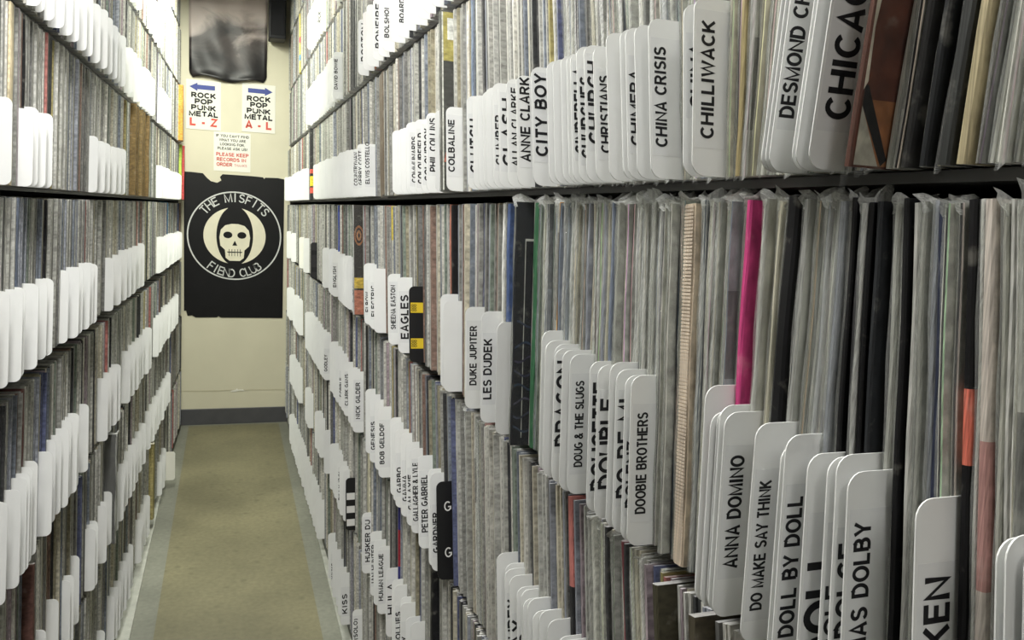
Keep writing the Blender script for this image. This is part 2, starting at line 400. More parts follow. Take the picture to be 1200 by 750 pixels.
# records one can single out: s of the spine foot, width, colour, extra, label
SPECIALS = {
 ('right', 2): [
  (.516, .0070, HOT, {}, 'hot pink record spine'), (.470, .0130, BLACK, {'h': .006}, 'thick matt black record spine'),
  (.592, .017, BEIGE, {'rib': 1}, 'thick beige textured box set spine'), (.950, .013, (.05, .15, .075), {'prot': .005}, 'green record spine'),
  (.966, .006, (.008, .009, .014), {'prot': .026, 'cover': 'waves'}, 'black record with white-lined frame and dark blue waves on its cover'),
  (1.050, .012, (.07, .11, .24), {'prot': .006}, 'blue record spine'), (1.075, .006, (.74, .74, .70), {}, 'white record spine beside a blue one'),
  (1.352, .007, (.42, .17, .12), {}, 'salmon orange record spine'), (1.335, .013, (.014, .013, .014), {'prot': .006, 'band': [(.0, .30, (.55, .05, .22)), (.34, .38, (.5, .42, .30))]}, 'black record spine with a hot pink foot'),
  (.405, .005, BLACK, {}, 'first of four thin black record spines'), (.397, .005, (.03, .03, .032), {}, 'second of four thin black record spines'),
  (.389, .005, BLACK, {}, 'third of four thin black record spines'), (.381, .005, (.02, .022, .025), {}, 'fourth of four thin black record spines'),
  (.330, .007, (.025, .03, .055), {}, 'navy black record spine'), (.311, .006, BLACK, {'band': [(.55, .68, (.62, .16, .11))]}, 'black record spine with a red printed band'),
  (.300, .007, (.50, .45, .40), {'band': [(.35, .6, (.40, .22, .20))]}, 'cream record spine with faint red middle'),
  (.357, .004, BLACK, {}, 'narrow black record spine'), (2.30, .010, (.05, .035, .03), {'prot': .03, 'cover': 'swirl'}, 'dark record cover with an orange swirl'),
  (2.81, .02, (.05, .08, .30), {}, 'deep blue record spine'), (4.04, .035, (.72, .60, .05), {}, 'bright yellow record spine'),
  (1.87, .010, (.62, .50, .10), {'band': [(0, .74, (.45, .45, .40))]}, 'grey record spine with yellow top'),
  (.872, .004, (.55, .30, .10), {}, 'orange-brown record spine'), (.735, .006, (.18, .21, .27), {}, 'steel blue record spine')],
 ('right', 1): [
  (.388, .007, (.085, .028, .018), {'prot': .024, 'cover': 'maroon'}, 'maroon and orange record cover in a torn clear bag'),
  (.556, .006, (.40, .33, .17), {}, 'tan record spine with worn edges'), (.366, .006, (.03, .03, .03), {'band': [(.5, 1, (.45, .22, .14))], 'prot': .004}, 'dark record spine with orange picture at top'),
  (.340, .009, (.035, .037, .035), {}, 'thick dark grey record spine'), (.330, .008, (.42, .36, .22), {}, 'tan yellow record spine'),
  (.353, .006, (.02, .022, .024), {}, 'blackish record spine in loose plastic'),
  (1.43, .008, (.02, .02, .02), {}, 'black record spine'), (1.385, .010, (.10, .10, .09), {'prot': .026, 'cover': 'yellowtop'}, 'dark record cover with yellow top and white sticker'),
  (2.06, .05, (.19, .145, .10), {}, 'thick brown box set spine'), (2.60, .03, (.07, .07, .075), {}, 'wide charcoal record spine'),
  (1.27, .007, (.20, .25, .33), {}, 'steel blue record spine'), (.98, .006, (.05, .05, .05), {}, 'black record spine with slim white edge'),
  (3.70, .03, (.03, .03, .03), {'prot': .018, 'band': [(.08, .16, (.7, .12, .08)), (.18, .32, (.75, .6, .05)), (.36, .42, (.7, .12, .08))]}, 'black record spine with red and yellow stickers')],
 ('right', 3): [
  (.782, .012, (.47, .17, .15), {'band': [(.42, .68, (.02, .02, .022))]}, 'dull red record spine with a black middle band'),
  (.690, .007, (.05, .05, .05), {}, 'dark record spine under white cards'), (.650, .008, (.20, .05, .06), {}, 'maroon record spine'),
  (.560, .01, (.06, .055, .035), {'prot': .02}, 'dark olive record sticking out past its neighbours'), (.50, .01, (.07, .06, .04), {'prot': .02}, 'dark olive record with pale top edge'),
  (2.18, .02, (.02, .02, .02), {}, 'black record spine')],
 ('right', 4): [(1.70, .012, (.05, .05, .22), {'prot': .004, 'band': [(.0, .38, (.36, .03, .04)), (.52, .78, (.36, .03, .05))]}, 'red and blue record spine'),
  (1.36, .02, (.012, .012, .014), {'prot': .012}, 'thick black record spine'), (2.10, .03, (.66, .63, .48), {}, 'wide cream record spine'), (2.85, .03, BLACK, {}, 'black record spine')],
 ('right', 0): [(2.20, .02, (.50, .14, .03), {}, 'orange and brown record spine'), (2.99, .02, (.10, .10, .11), {}, 'charcoal record spine')],
 ('right', -1): [(4.05, .03, (.13, .13, .15), {}, 'charcoal record spine'), (4.5, .03, (.6, .5, .1), {'band': [(.5, .6, (.7, .1, .1)), (.2, .3, (.1, .3, .5))]}, 'yellow and red striped record spine')],
 ('left', 1): [(1.62, .020, (.70, .60, .40), {}, 'thick cream record box spine'), (1.70, .006, BLACK, {}, 'thin black record spine'), (2.02, .02, (.52, .52, .48), {}, 'wide pale grey record spine'),
  (3.05, .02, (.20, .13, .045), {'prot': .024}, 'brown paper record bag nearest the camera'), (3.14, .02, (.17, .11, .04), {'prot': .02}, 'brown paper record bag, second of five'),
  (3.23, .02, (.22, .15, .06), {'prot': .024}, 'brown paper record bag, third of five'), (3.32, .02, (.18, .12, .045), {'prot': .02}, 'brown paper record bag, fourth of five'),
  (3.42, .02, (.20, .13, .05), {'prot': .024}, 'brown paper record bag farthest from the camera'),
  (5.02, .03, (.45, .60, .08), {'prot': .02}, 'lime green record spine'), (5.08, .03, (.55, .07, .07), {'prot': .03}, 'red record spine')],
 ('left', 0): [(5.0, .04, (.75, .33, .05), {'prot': .03}, 'orange record spine')],
 ('left', 2): [(1.92, .018, (.66, .56, .34), {}, 'yellow cream record spine'), (1.83, .012, (.02, .02, .025), {}, 'black record spine'), (1.62, .012, (.17, .20, .27), {}, 'slate blue record spine'),
  (4.35, .05, (.10, .27, .50), {}, 'bright blue record spine'), (3.34, .03, (.03, .03, .07), {}, 'navy record spine')],
 ('left', 3): [(1.62, .012, (.12, .05, .045), {}, 'dark red-brown record spine')],
 ('left', 4): [(2.50, .03, (.02, .02, .022), {'prot': .03, 'film': 1}, 'black record in shiny plastic sticking out'), (1.60, .012, (.12, .06, .05), {'prot': .02}, 'dark reddish record sticking out')],
 ('left', 5): [(3.55, .06, (.42, .36, .16), {'prot': .02}, 'mustard paper record sleeve')],
}

# divider cards: distance along the rack, lettering
RIGHT_CARDS = {
    0: [(0.929, ''), (0.985, ''), (1.046, ''), (1.105, ''), (1.166, ''), (1.230, ''), (1.285, ''), (1.335, ''), (1.384, ''), (1.436, ''), (1.485, ''), (1.538, ''), (1.587, ''), (1.640, ''), (1.696, ''), (1.773, 'BOARDS OF'), (1.828, ''), (1.939, 'BOLSHOI'), (2.006, ''), (2.064, 'BONFIRE'), (2.152, ''), (2.219, ''), (2.306, 'BOSTON'), (2.836, 'DAVID BOWIE'), (2.928, ''), (3.053, ''), (3.160, ''), (3.274, ''), (3.366, ''), (3.462, ''), (3.564, ''), (3.673, ''), (3.788, '')],
    -1: [(1.439, ''), (1.561, ''), (1.705, ''), (1.879, ''), (2.034, ''), (2.191, ''), (2.358, ''), (2.485, ''), (2.607, ''), (2.742, ''), (2.891, ''), (3.391, 'RICK'), (3.519, ''), (3.658, ''), (3.807, '')],
    1: [(0.437, 'CHICAGO'), (0.447, ''), (0.455, ''), (0.477, 'DESMOND CHILD'), (0.482, 'RDOBRON'), (0.486, ''), (0.572, 'CHILLIWACK'), (0.587, 'CHINA'), (0.641, 'CHINA CRISIS'), (0.666, ''), (0.684, 'CHIMERA'), (0.696, ''), (0.720, ''), (0.755, 'CHRISTIANS'), (0.773, 'CHURCH'), (0.792, 'CHURCHES'), (0.809, 'CINDERELLA'), (0.825, ''), (0.842, ''), (0.859, ''), (0.871, ''), (0.925, 'CITY BOY'), (0.979, 'ANNE CLARK'), (1.018, 'ALLAN CLARKE'), (1.053, 'CLASH'), (1.075, 'CLIMBER'), (1.098, ''), (1.122, ''), (1.142, ''), (1.168, ''), (1.199, 'CLUTCH'), (1.318, 'COLBALINE'), (1.405, ''), (1.462, 'PHIL COLLINS'), (1.502, 'COLOURBOX'), (1.552, 'COLOURFIELD'), (1.613, 'COMMUNARDS'), (1.645, ''), (1.679, ''), (1.713, ''), (1.749, ''), (1.777, ''), (2.153, 'ELVIS COSTELLO'), (2.268, 'GERRY COTT'), (2.346, 'COUNTRYMAN'), (2.429, ''), (2.499, ''), (2.574, ''), (2.695, ''), (2.781, ''), (2.873, ''), (2.971, ''), (3.076, ''), (3.188, ''), (3.309, ''), (3.405, ''), (3.851, ''), (3.980, ''), (4.119, ''), (4.319, ''), (4.539, ''), (4.782, ''), (5.052, ''), (5.275, '')],
    2: [(0.250, ''), (0.256, ''), (0.263, 'DON'), (0.310, 'DOKKEN'), (0.361, 'THOMAS DOLBY'), (0.372, 'JOE DOLCE'), (0.379, 'DOLF'), (0.395, 'DOLL'), (0.420, 'DOLL BY DOLL'), (0.427, 'DOLLIE DELUXE'), (0.453, 'DO MAKE SAY THINK'), (0.491, 'ANNA DOMINO'), (0.499, ''), (0.504, ''), (0.510, ''), (0.517, '^'), (0.631, 'DOOBIE BROTHERS'), (0.642, 'DOLENZ'), (0.662, 'DO RE MI'), (0.675, ''), (0.700, 'DOUBLE'), (0.719, 'DOUCETTE'), (0.771, 'DOUG & THE SLUGS'), (0.783, ''), (0.808, 'DRAGON'), (0.819, ''), (0.832, ''), (0.842, ''), (0.853, '^'), (1.012, ''), (1.077, 'LES DUDEK'), (1.164, 'DUKE JUPITER'), (1.285, ''), (1.319, ''), (1.555, '#Y'), (1.662, 'EAGLES'), (1.775, 'SHEENA EASTON'), (1.948, ''), (2.009, 'ELECTRIC'), (2.100, 'ELBOW'), (2.325, 'EMERSON'), (2.410, ''), (2.501, ''), (2.619, ''), (2.771, 'ENGLISH'), (2.890, ''), (3.075, ''), (3.484, '#G'), (3.791, ''), (4.059, ''), (4.535, ''), (4.850, ''), (5.288, '')],
    3: [(0.733, ''), (0.745, ''), (0.755, ''), (0.779, ''), (0.806, ''), (0.819, ''), (0.836, ''), (0.842, ''), (0.850, ''), (0.868, ''), (0.878, 'FULLER'), (0.906, 'FURAY'), (0.923, 'ESP FUREY'), (0.929, ''), (0.957, '^'), (1.288, '#GG'), (1.324, 'GARDNER'), (1.343, ''), (1.423, 'PETER GABRIEL'), (1.437, ''), (1.497, 'GALLAGHER & LYLE'), (1.536, 'GALAXIE'), (1.586, 'GAMMA'), (1.639, 'GARBO'), (1.676, ''), (1.714, ''), (1.839, 'BOB GELDOF'), (1.897, ''), (1.957, 'GENESIS'), (2.035, ''), (2.239, 'NICK GILDER'), (2.339, ''), (2.428, 'CLARK GANS'), (2.545, 'GOBBLE'), (2.671, ''), (2.763, ''), (2.964, 'GODLEY'), (3.104, ''), (3.226, ''), (3.357, ''), (3.498, ''), (3.651, ''), (4.047, ''), (4.197, ''), (4.359, ''), (4.594, ''), (4.787, '')],
    4: [(1.281, ''), (1.313, ''), (1.339, ''), (1.374, ''), (1.439, 'HOT'), (1.478, ''), (1.536, 'HONEY'), (1.553, ''), (1.607, 'HOLLIES'), (1.644, ''), (1.703, 'HULA'), (1.811, 'HUMAN LEAGUE'), (1.906, 'IAN HUNTER'), (2.037, 'HUSKER DU'), (2.339, '#S'), (2.412, ''), (2.511, 'BILLY IDOL'), (2.617, ''), (2.708, ''), (2.882, ''), (3.078, ''), (3.201, ''), (3.515, ''), (3.633, ''), (3.987, ''), (4.137, ''), (4.298, ''), (4.471, '')],
    5: [(1.727, ''), (1.892, ''), (2.150, 'KISS (SOLO)'), (2.398, 'KISS'), (2.457, ''), (2.520, ''), (2.585, ''), (2.654, 'KINKS'), (2.725, ''), (3.082, ''), (3.210, ''), (3.347, ''), (3.458, ''), (3.575, ''), (3.700, ''), (3.833, ''), (3.976, ''), (4.129, ''), (4.293, ''), (4.470, '')],
}
LEFT_CARDS = {
    1: [1.537, 1.651, 1.699, 1.744, 1.778, 1.807, None, 2.334, 2.783, None, 3.880, 4.110, 4.324, 4.614, 4.947],
    2: [1.437, 1.494, 1.546, 1.579, 1.655, 1.687, 1.755, 1.798, None, 1.951, 2.024, 2.083, 2.156, 2.223, 2.259, None, 2.513, 2.655, 2.778, 2.873, 2.976, 3.063, 3.156, 3.230, None, 3.864, 4.096, 4.453, 4.710, 4.939],
    3: [1.440, 1.501, 1.551, 1.568, 1.604, 1.635, None, 1.729, 1.796, 1.844, 1.885, 1.938, 1.975, 2.013, 2.127, None, 2.399, 2.564, 2.613, None, 2.849, 2.953, 3.134, 3.425, None, 3.707, 3.923, 4.040, 4.299, 4.441, 4.700],
    4: [1.572, 1.670, 1.891, 1.918, 2.004, None, 2.179, 2.203, 2.228, None, 2.345, 2.373, 2.572, None, 2.657, 2.730, 2.787, 2.867, 2.931, 3.019, 3.138, 3.240, None, 3.436, 3.657, 3.725, 3.986, 4.241],
    5: [2.028, 2.164, 2.292, None, 2.482, 2.547, 2.598, 2.670, 2.726, 2.804, 2.887, None, 3.093, 3.168, 3.330, 3.359, None, 3.817, 4.012],
    0: [1.643, 1.750, 1.802, 1.873, 1.943, 2.019, 2.091, None, 2.201, 2.278, 2.374, 2.465, 2.563, 2.655, 2.807, None, 2.958, 3.062, 3.197, 3.346, 3.510, 3.660, None, 3.968, 4.123, 4.292],
    -1: [1.934, 2.048, 2.158, 2.261, 2.352, 2.451, None, 2.712, 2.813, 2.922, 3.041, 3.149, 3.265, None, 3.586, 3.774, 3.983],
    -2: [2.452, 2.585, 2.736, 2.908, 3.105, None, 3.464, 3.664, 3.857],
}

# ------------------------------------------------------------------ end wall: poster, signs, photo poster, speaker
WY = WALL_Y - .001
def wx(u_ratio): return u_ratio * 5.2
def flat(name, pts, y, mt, parent=None, thick=.0006):
    """thin sheet from an x/z outline, facing the camera"""
    n = len(pts)
    vs = [(x, y, z) for x, z in pts] + [(x, y + thick, z) for x, z in pts]
    fs = [tuple(range(n)), tuple(range(2 * n - 1, n - 1, -1))] + [(i, n + i, n + (i + 1) % n, (i + 1) % n) for i in range(n)]
    me = mesh(name, vs, fs); bm = bmesh.new(); bm.from_mesh(me); bmesh.ops.recalc_face_normals(bm, faces=bm.faces[:]); bm.to_mesh(me); bm.free()
    return link(name, me, mt, parent)
def circle(cx, cz, rx, rz, n=64, a0=0.0, a1=2 * math.pi):
    return [(cx + rx * math.cos(a0 + (a1 - a0) * k / n), cz + rz * math.sin(a0 + (a1 - a0) * k / n)) for k in range(n)]
def wall_text(body, size, x, z, y, mt, parent, align='CENTER', bold=.19, rot=0.0, width=None):
    me = text_mesh(body.upper(), size * .73, width, bold, align)
    me.transform(Matrix.Translation((x, y, z)) @ Matrix.Rotation(rot, 4, 'Y') @ WALLTXT)
    return link('lettering', me, mt, parent)
# black round-emblem poster
PX0, PX1, PZ0, PZ1 = -.250, .320, EYE - .683, EYE + .182
root = empty('wall_poster', (0, WY, PZ0))
tag(root, 'black poster with a skull in a lettered white ring on the end wall', 'poster')
def torn(x0, x1, z0, z1):
    w, h = x1 - x0, z1 - z0
    top = [(x1, z1 - .012), (x1 - .04, z1 - .006), (x1 - .11, z1 - .008), (x1 - .118, z1 - .016), (x1 - .125, z1 - .007), (x1 - .19, z1 - .004), (x0 + .215, z1 - .003), (x0 + .200, z1 - .020), (x0 + .208, z1 - .040),
           (x0 + .185, z1 - .055), (x0 + .150, z1 - .048), (x0 + .128, z1 - .030), (x0 + .105, z1 - .004), (x0 + .05, z1 - .001), (x0, z1)]
    bot = [(x0, z0 + .04), (x0 + .012, z0 + .042), (x0 + .02, z0 + .010), (x0 + .045, z0 + .014), (x0 + .065, z0 + .001), (x0 + .185, z0 + .002), (x0 + .195, z0 + .010), (x0 + .208, z0 + .001), (x1, z0)]
    return [(a, b - PZ0) for a, b in bot + top]
flat('poster_sheet', torn(PX0, PX1, PZ0, PZ1), -.002, M['poster'], root)
cx, cz, RX = .036, EYE - .185 - PZ0, .262
RZ = .258
def ring(ro, ri, y, n=72):
    o_, i_ = circle(cx, cz, ro, ro * RZ / RX, n), circle(cx, cz, ri, ri * RZ / RX, n)
    vs = [(x, y, z) for x, z in o_] + [(x, y, z) for x, z in i_]
    fs = [(k, (k + 1) % n, n + (k + 1) % n, n + k) for k in range(n)]
    return link('emblem_ring', mesh('emblem_ring', vs, fs), M['postergrey'], root)
ring(.270, .262, -.0030)
def arc_text(body, rad, a_mid, step, size, flip):
    n = len(body)
    for k, ch in enumerate(body):
        if ch == ' ': continue
        a = a_mid + (k - (n - 1) / 2) * step * (-1 if not flip else 1)
        x = cx + rad * math.cos(a); z = cz + rad * math.sin(a)
        rot = (a - math.pi / 2) if not flip else (a + math.pi / 2)
        wall_text(ch, size, x, z, -.0030, M['postergrey'], root, 'CENTER', .13, -rot, None)
arc_text('THE MISFITS', .203, math.pi * .5, .172, .072, False)
arc_text('FIEND CLUB', .252, -math.pi * .5, .140, .072, True)
disc = flat('emblem_disc', circle(cx, cz, .178, .170), -.0030, M['posterpale'], root, .0002)
flat('emblem_shade', circle(cx, cz, .105, .178), -.0034, M['poster'], root, .0002)
skull = flat('skull_emblem', [(cx + a, cz + b) for a, b in [(-.030, -.150), (.030, -.150), (.052, -.132), (.056, -.085), (.082, -.06), (.088, -.01), (.080, .035), (.055, .062), (.02, .072), (-.02, .072), (-.055, .062), (-.080, .035), (-.088, -.01), (-.082, -.06), (-.056, -.085), (-.052, -.132)]], -.0038, M['posterpale'], root, .0002)
for sx in (-1, 1):
    flat('eye_socket', circle(cx + sx * .040, cz + .005, .026, .020, 20), -.0042, M['poster'], skull, .0002)
flat('nose_hole', [(cx - .014, cz - .058), (cx + .014, cz - .058), (cx, cz - .028)], -.0042, M['poster'], skull, .0002)
flat('mouth_line', [(cx - .045, cz - .095), (cx + .045, cz - .095), (cx + .040, cz - .101), (cx - .040, cz - .101)], -.0042, M['poster'], skull, .0002)
for k in range(5):
    x = cx - .032 + .016 * k
    flat('tooth_gap', [(x - .0016, cz - .122), (x + .0016, cz - .122), (x + .0016, cz - .080), (x - .0016, cz - .080)], -.0042, M['poster'], skull, .0002)
# a seam in the plaster below the poster with a chipped spot
seam = empty('plaster_patch', (0, WY, EYE - 1.135)); tag(seam, 'chipped plaster seam across the cream end wall below the poster', 'wall damage')
flat('seam_line', [(-.30, 0), (-.05, -.003), (.02, .001), (.34, -.004), (.34, -.001), (.02, .004), (-.05, 0), (-.30, .003)], -.0008, M['seam'], seam, .0004)
flat('chip', [(-.075 + .09, -.004), (.02, -.012), (.045, -.010), (.07, -.004), (.10, -.008), (.09, .004), (.06, .003), (.055, .012), (.048, .004)], -.0016, M['chip'], seam, .0004)
# direction signs
def sign(name, x0, x1, z0, z1, arrow, letters, label):
    r = empty(name, (0, WY, z0)); tag(r, label, 'sign')
    h = z1 - z0; xc = (x0 + x1) / 2; w = x1 - x0
    flat('paper_sheet', [(x0, 0), (x1, 0), (x1, h), (x0, h)], -.0016, M['paper'], r, .0004)
    az = .242; q = arrow
    a = [(xc + q * .078, az), (xc + q * .034, az + .024), (xc + q * .034, az + .013), (xc - q * .062, az + .013), (xc - q * .062, az - .013), (xc + q * .034, az - .013), (xc + q * .034, az - .024)]
    flat('direction_arrow', a if q > 0 else a[::-1], -.0020, M['blueink'], r, .0002)
    for k, t in enumerate(('ROCK', 'POP', 'PUNK', 'METAL')):
        wall_text(t, .038, xc, .182 - k * .0355, -.0022, M['ink'], r, 'CENTER', .27, 0, (.135, .097, .136, .160)[k])
    wall_text(letters, .060, xc, .022, -.0022, M['redink'], r, 'CENTER', .24, 0, .150)
    return r
sign('direction_sign', -.236, -.046, EYE + .430, EYE + .712, -1, 'L - Z', 'white paper sign with left-pointing blue arrow and red L - Z')
sign('direction_sign', .072, .262, EYE + .438, EYE + .720, 1, 'A - L', 'white paper sign with right-pointing blue arrow and red A - L')
r = empty('notice_sheet', (0, WY, EYE + .198)); tag(r, 'small paper notice in black and red print above the skull poster', 'notice')
flat('paper_sheet', [(-.085, 0), (.122, 0), (.122, .228), (-.085, .228)], -.0006, M['paper'], r, .0004)
for k, (t, wd) in enumerate((('IF YOU CAN\'T FIND', .185), ('WHAT YOU ARE', .150), ('LOOKING FOR,', .140), ('PLEASE ASK US!', .168))):
    wall_text(t, .0205, .020, .199 - k * .0245, -.0012, M['ink'], r, 'CENTER', .20, 0, wd)
for k, (t, x, wd) in enumerate((('PLEASE KEEP', .020, .182), ('RECORDS IN', .014, .165), ('ORDER', -.025, .088))):
    wall_text(t, .0275, x, .088 - k * .0295, -.0012, M['redink'], r, 'CENTER', .22, 0, wd)
wall_text('Thanks', .021, .066, .030, -.0012, M['redink'], r, 'CENTER', .12, 0, .072)
# crumpled dark photo poster
me_v, me_f = [], []
nx, nz = 26, 34
x0, x1, z0, z1 = -.220, .210, EYE + .725, EYE + 1.36
for j in range(nz + 1):
    for i in range(nx + 1):
        u, v = i / nx, j / nz
        x = x0 + (x1 - x0) * u; z = z0 + (z1 - z0) * v
        y = -.009 - .004 * math.sin(u * 7 + v * 9) * math.sin(v * 11 + u * 3) - .003 * math.sin(u * 17 + v * 5)
        curl = max(0, 1 - v / .07)
        z += .012 * curl * math.sin(u * 9); y -= .02 * curl * abs(math.sin(u * 6.3))
        r_ = .04                                          # rounded lower corners
        if v < .06:
            k = 1 - v / .06; inset = r_ * .5 * k * k
            x = x0 + inset + (x1 - x0 - 2 * inset) * u
        me_v.append((x, min(y, -.001), z - z0))
for j in range(nz):
    for i in range(nx):
        a = j * (nx + 1) + i; me_f.append((a, a + 1, a + nx + 2, a + nx + 1))
o = link('photo_poster', mesh('photo_poster', me_v, me_f, None, True), M['photo']); o.location = (0, WY, z0)
sd = o.modifiers.new('sheet', 'SOLIDIFY'); sd.thickness = .0008; sd.offset = 1
tag(o, 'crumpled glossy dark photo poster curling at its foot, above the signs', 'poster')
# black loudspeaker hung high on the wall
sp = empty('loudspeaker', (.262, WALL_Y, EYE + .965))
tag(sp, 'black loudspeaker box mounted high at the right of the end wall', 'speaker')
box('cabinet', (-.047, .047, -.16, -.03, 0, .50), M['speaker'], sp, .006)
box('grille', (-.040, .040, -.165, -.16, .02, .48), M['grille'], sp, .002)
box('wall_bracket', (-.03, .03, -.03, 0, .18, .30), M['metal'], sp, .003)
# ceiling fixtures that give the light
for x, y, ln, wt, tint in TUBES:
    f = empty('ceiling_light', (x, y, LAMP_Z))
    tag(f, {3.65: 'long fluorescent ceiling fixture over the far half of the aisle', 1.0: 'fluorescent ceiling fixture above the camera end of the aisle', -1.3: 'fluorescent ceiling fixture behind the camera position'}[y], 'ceiling light')
    box('housing', (-.09, .09, -ln / 2, ln / 2, -.05, 0), M['fixture'], f, .006)
    for e in (-1, 1):
        box('hanging_rod', (-.008, .008, e * ln * .35 - .008, e * ln * .35 + .008, 0, CEIL - LAMP_Z), M['fixture'], f)
    for q in (-.04, .04):
        n = 12; vs = []; 
        for yy in (-ln / 2 + .03, ln / 2 - .03):
            for k in range(n): vs.append((q + .013 * math.cos(k * 2 * math.pi / n), yy, -.075 + .013 * math.sin(k * 2 * math.pi / n)))
        link('fluorescent_tube', mesh('fluorescent_tube', vs, [(k, (k + 1) % n, n + (k + 1) % n, n + k) for k in range(n)] + [tuple(range(n - 1, -1, -1)), tuple(range(n, 2 * n))], None, True), M['tube'], f)
    for e in (-1, 1):
        box('lamp_holder', (-.06, .06, e * (ln / 2 - .015) - .012, e * (ln / 2 - .015) + .012, -.095, -.05), M['fixture'], f)
# white slip standing out at ankle height on the left rack

# ------------------------------------------------------------------ fill every row with cards and records
class Item: pass
# which jacket colours stand together along the nearest stretches
REGION = {('right', 2): [(.20, .297, [0, 1, 2, 9, 1]), (.302, .308, [0, 1]), (.314, .327, [9, 8, 4]), (.333, .355, [10, 0, 1, 1]), (.359, .378, [0, 2, 7, 1]), (.407, .463, [0, 1, 10, 1, 9, 2, 1]), (.476, .507, [6, 6, 0]),
                         (.517, .58, [1, 2, 8, 7, 2, 9]), (.60, .70, [0, 1, 2, 7, 8, 1]), (.70, .94, [0, 1, 2, 6, 7, 8, 11, 10, 9])],
          ('right', 1): [(.20, .325, [1, 0, 2, 6, 1]), (.345, .38, [3, 4, 2, 7]), (.50, .56, [0, 1, 6, 0]), (.56, .64, [1, 2, 8, 3])]}
def card_list(rk, row):
    out = []
    if rk.side == 'right':
        raw = RIGHT_CARDS.get(row, []); raw = [(s, t, 0) for s, t in raw]
        # new cluster wherever the gap is wide
        cl = 0; prev = None; tmp = []
        for s, t, _ in raw:
            if prev is not None and s - prev > max(.05, .045 * s + .02): cl += 1
            tmp.append((s, t, cl)); prev = s
        raw = tmp
    else:
        cl = 0; raw = []
        for s in LEFT_CARDS.get(row, []):
            if s is None: cl += 1
            else: raw.append((s, '', cl))
    # cards further in a cluster stand every few centimetres
    for i, (s, t, c) in enumerate(raw):
        out.append([s, t, c])
        if i + 1 < len(raw) and raw[i + 1][2] == c:
            g = raw[i + 1][0] - s
            lim = .075 if rk.side == 'left' else (.045 if s > 1.75 else .06)
            if g > lim * 1.5:
                k = int(g / lim)
                for j in range(1, k):
                    out.append([s + g * j / k + random.uniform(-.004, .004), '', c])
    out.sort(key=lambda q: q[0])
    res = []; last = -9
    for s, t, c in out:
        if rk.side == 'right': s -= max(0, lean('right', row, s)) * .27 + (.009 if row == 1 and s < .5 else 0)
        else: s -= lean('left', row, s) * .27
        s = max(s, last + .0028)
        if s > S1 - .03 or (row < 0 and s > 4.85): continue
        it = Item(); it.kind = 'card'; it.s = s; it.w = .0016; it.text = t; it.cl = c; it.row = row; it.rk = rk; last = s
        it.h = CARD_H.get(row, .155) * random.uniform(.965, 1.03); it.prot = (random.uniform(.0285, .0310) if t else random.uniform(.0265, .0325)) if rk.side == 'right' else random.uniform(.0205, .0285)
        if t == '^': it.h += .012; it.text = ''
        res.append(it)
    return res
records, cards = [], []
for rk in (RIGHT, LEFT):
    for row, Y in ROWS[rk.side].items():
        cl = card_list(rk, row)
        sp = []
        for s, w, c, ex, lab in SPECIALS.get((rk.side, row), []):
            it = Item(); it.kind = 'record'; it.s = s - lean(rk.side, row, s) * .5; it.w = w; it.col = c; it.ex = ex; it.label = lab; it.row = row; it.rk = rk; it.ci = None
            sp.append(it)
        # keep specials and cards from claiming the same place
        for a in sp:
            for c in cl:
                if abs(a.s - c.s) < a.w / 2 + .0012:
                    c.s = a.s + (1 if c.s >= a.s else -1) * (a.w / 2 + .0014)
        fixed = sorted(sp + cl, key=lambda q: q.s)
        pos = S0 + .01; seq = []
        for k, fx in enumerate(fixed + [None]):
            if fx is not None and fx.s - fx.w / 2 < pos:
                if fx.kind == 'card' or fx.s > pos - .02: fx.s = pos + fx.w / 2 + .0002
            lim = S1 - .01 if fx is None else fx.s - fx.w / 2
            while True:
                near = pos < 1.25
                w = random.uniform(.0034, .0056) if near else random.uniform(.0042, .0080)
                if random.random() < .07: w *= 1.5
                step = w
                d0, d1 = lean(rk.side, row, pos), lean(rk.side, row, pos + w)
                dp = (d1 - d0) / w
                if dp < 0: step = w / max(.45, 1 + dp)
                if lim - pos < .0035: break
                if step > lim - pos:
                    step = lim - pos; w = step * (max(.45, 1 + dp) if dp < 0 else 1)
                    if w < .0026: break
                it = Item(); it.kind = 'record'; it.s = pos + step / 2; it.w = w; it.row = row; it.rk = rk; it.ex = {}; it.label = None
                it.ci = random.choices(range(len(PAL)), PWT)[0]
                for a_, b_, pool in REGION.get((rk.side, row), []):
                    if a_ <= pos < b_: it.ci = random.choice(pool)
                # runs of alike jackets
                if seq and seq[-1].kind == 'record' and seq[-1].ci is not None and random.random() < .30: it.ci = seq[-1].ci if not REGION.get((rk.side, row)) else it.ci
                v = random.uniform(.86, 1.12); it.col = tuple(min(.8, q * v) for q in PAL[it.ci][0])
                seq.append(it); pos += step + .0002
            if fx is not None:
                seq.append(fx); pos = max(pos, fx.s + fx.w / 2 + .0002)
        for it in seq:
            D = lean(rk.side, row, it.s)
            it.ang = math.atan2(D, REC_H)
            it.z = EYE + Y
            it.seq = seq
            if it.kind == 'record':
                it.h = REC_H + (it.ex.get('h', 0) or random.uniform(-.003, .0005))
                it.prot = it.ex.get('prot', .0045 if it.label else random.uniform(-.004, .003) if random.random() < .85 else random.uniform(.002, .008))
                it.h = min(it.h, REC_H + .002)
                records.append(it)
            else: cards.append(it)
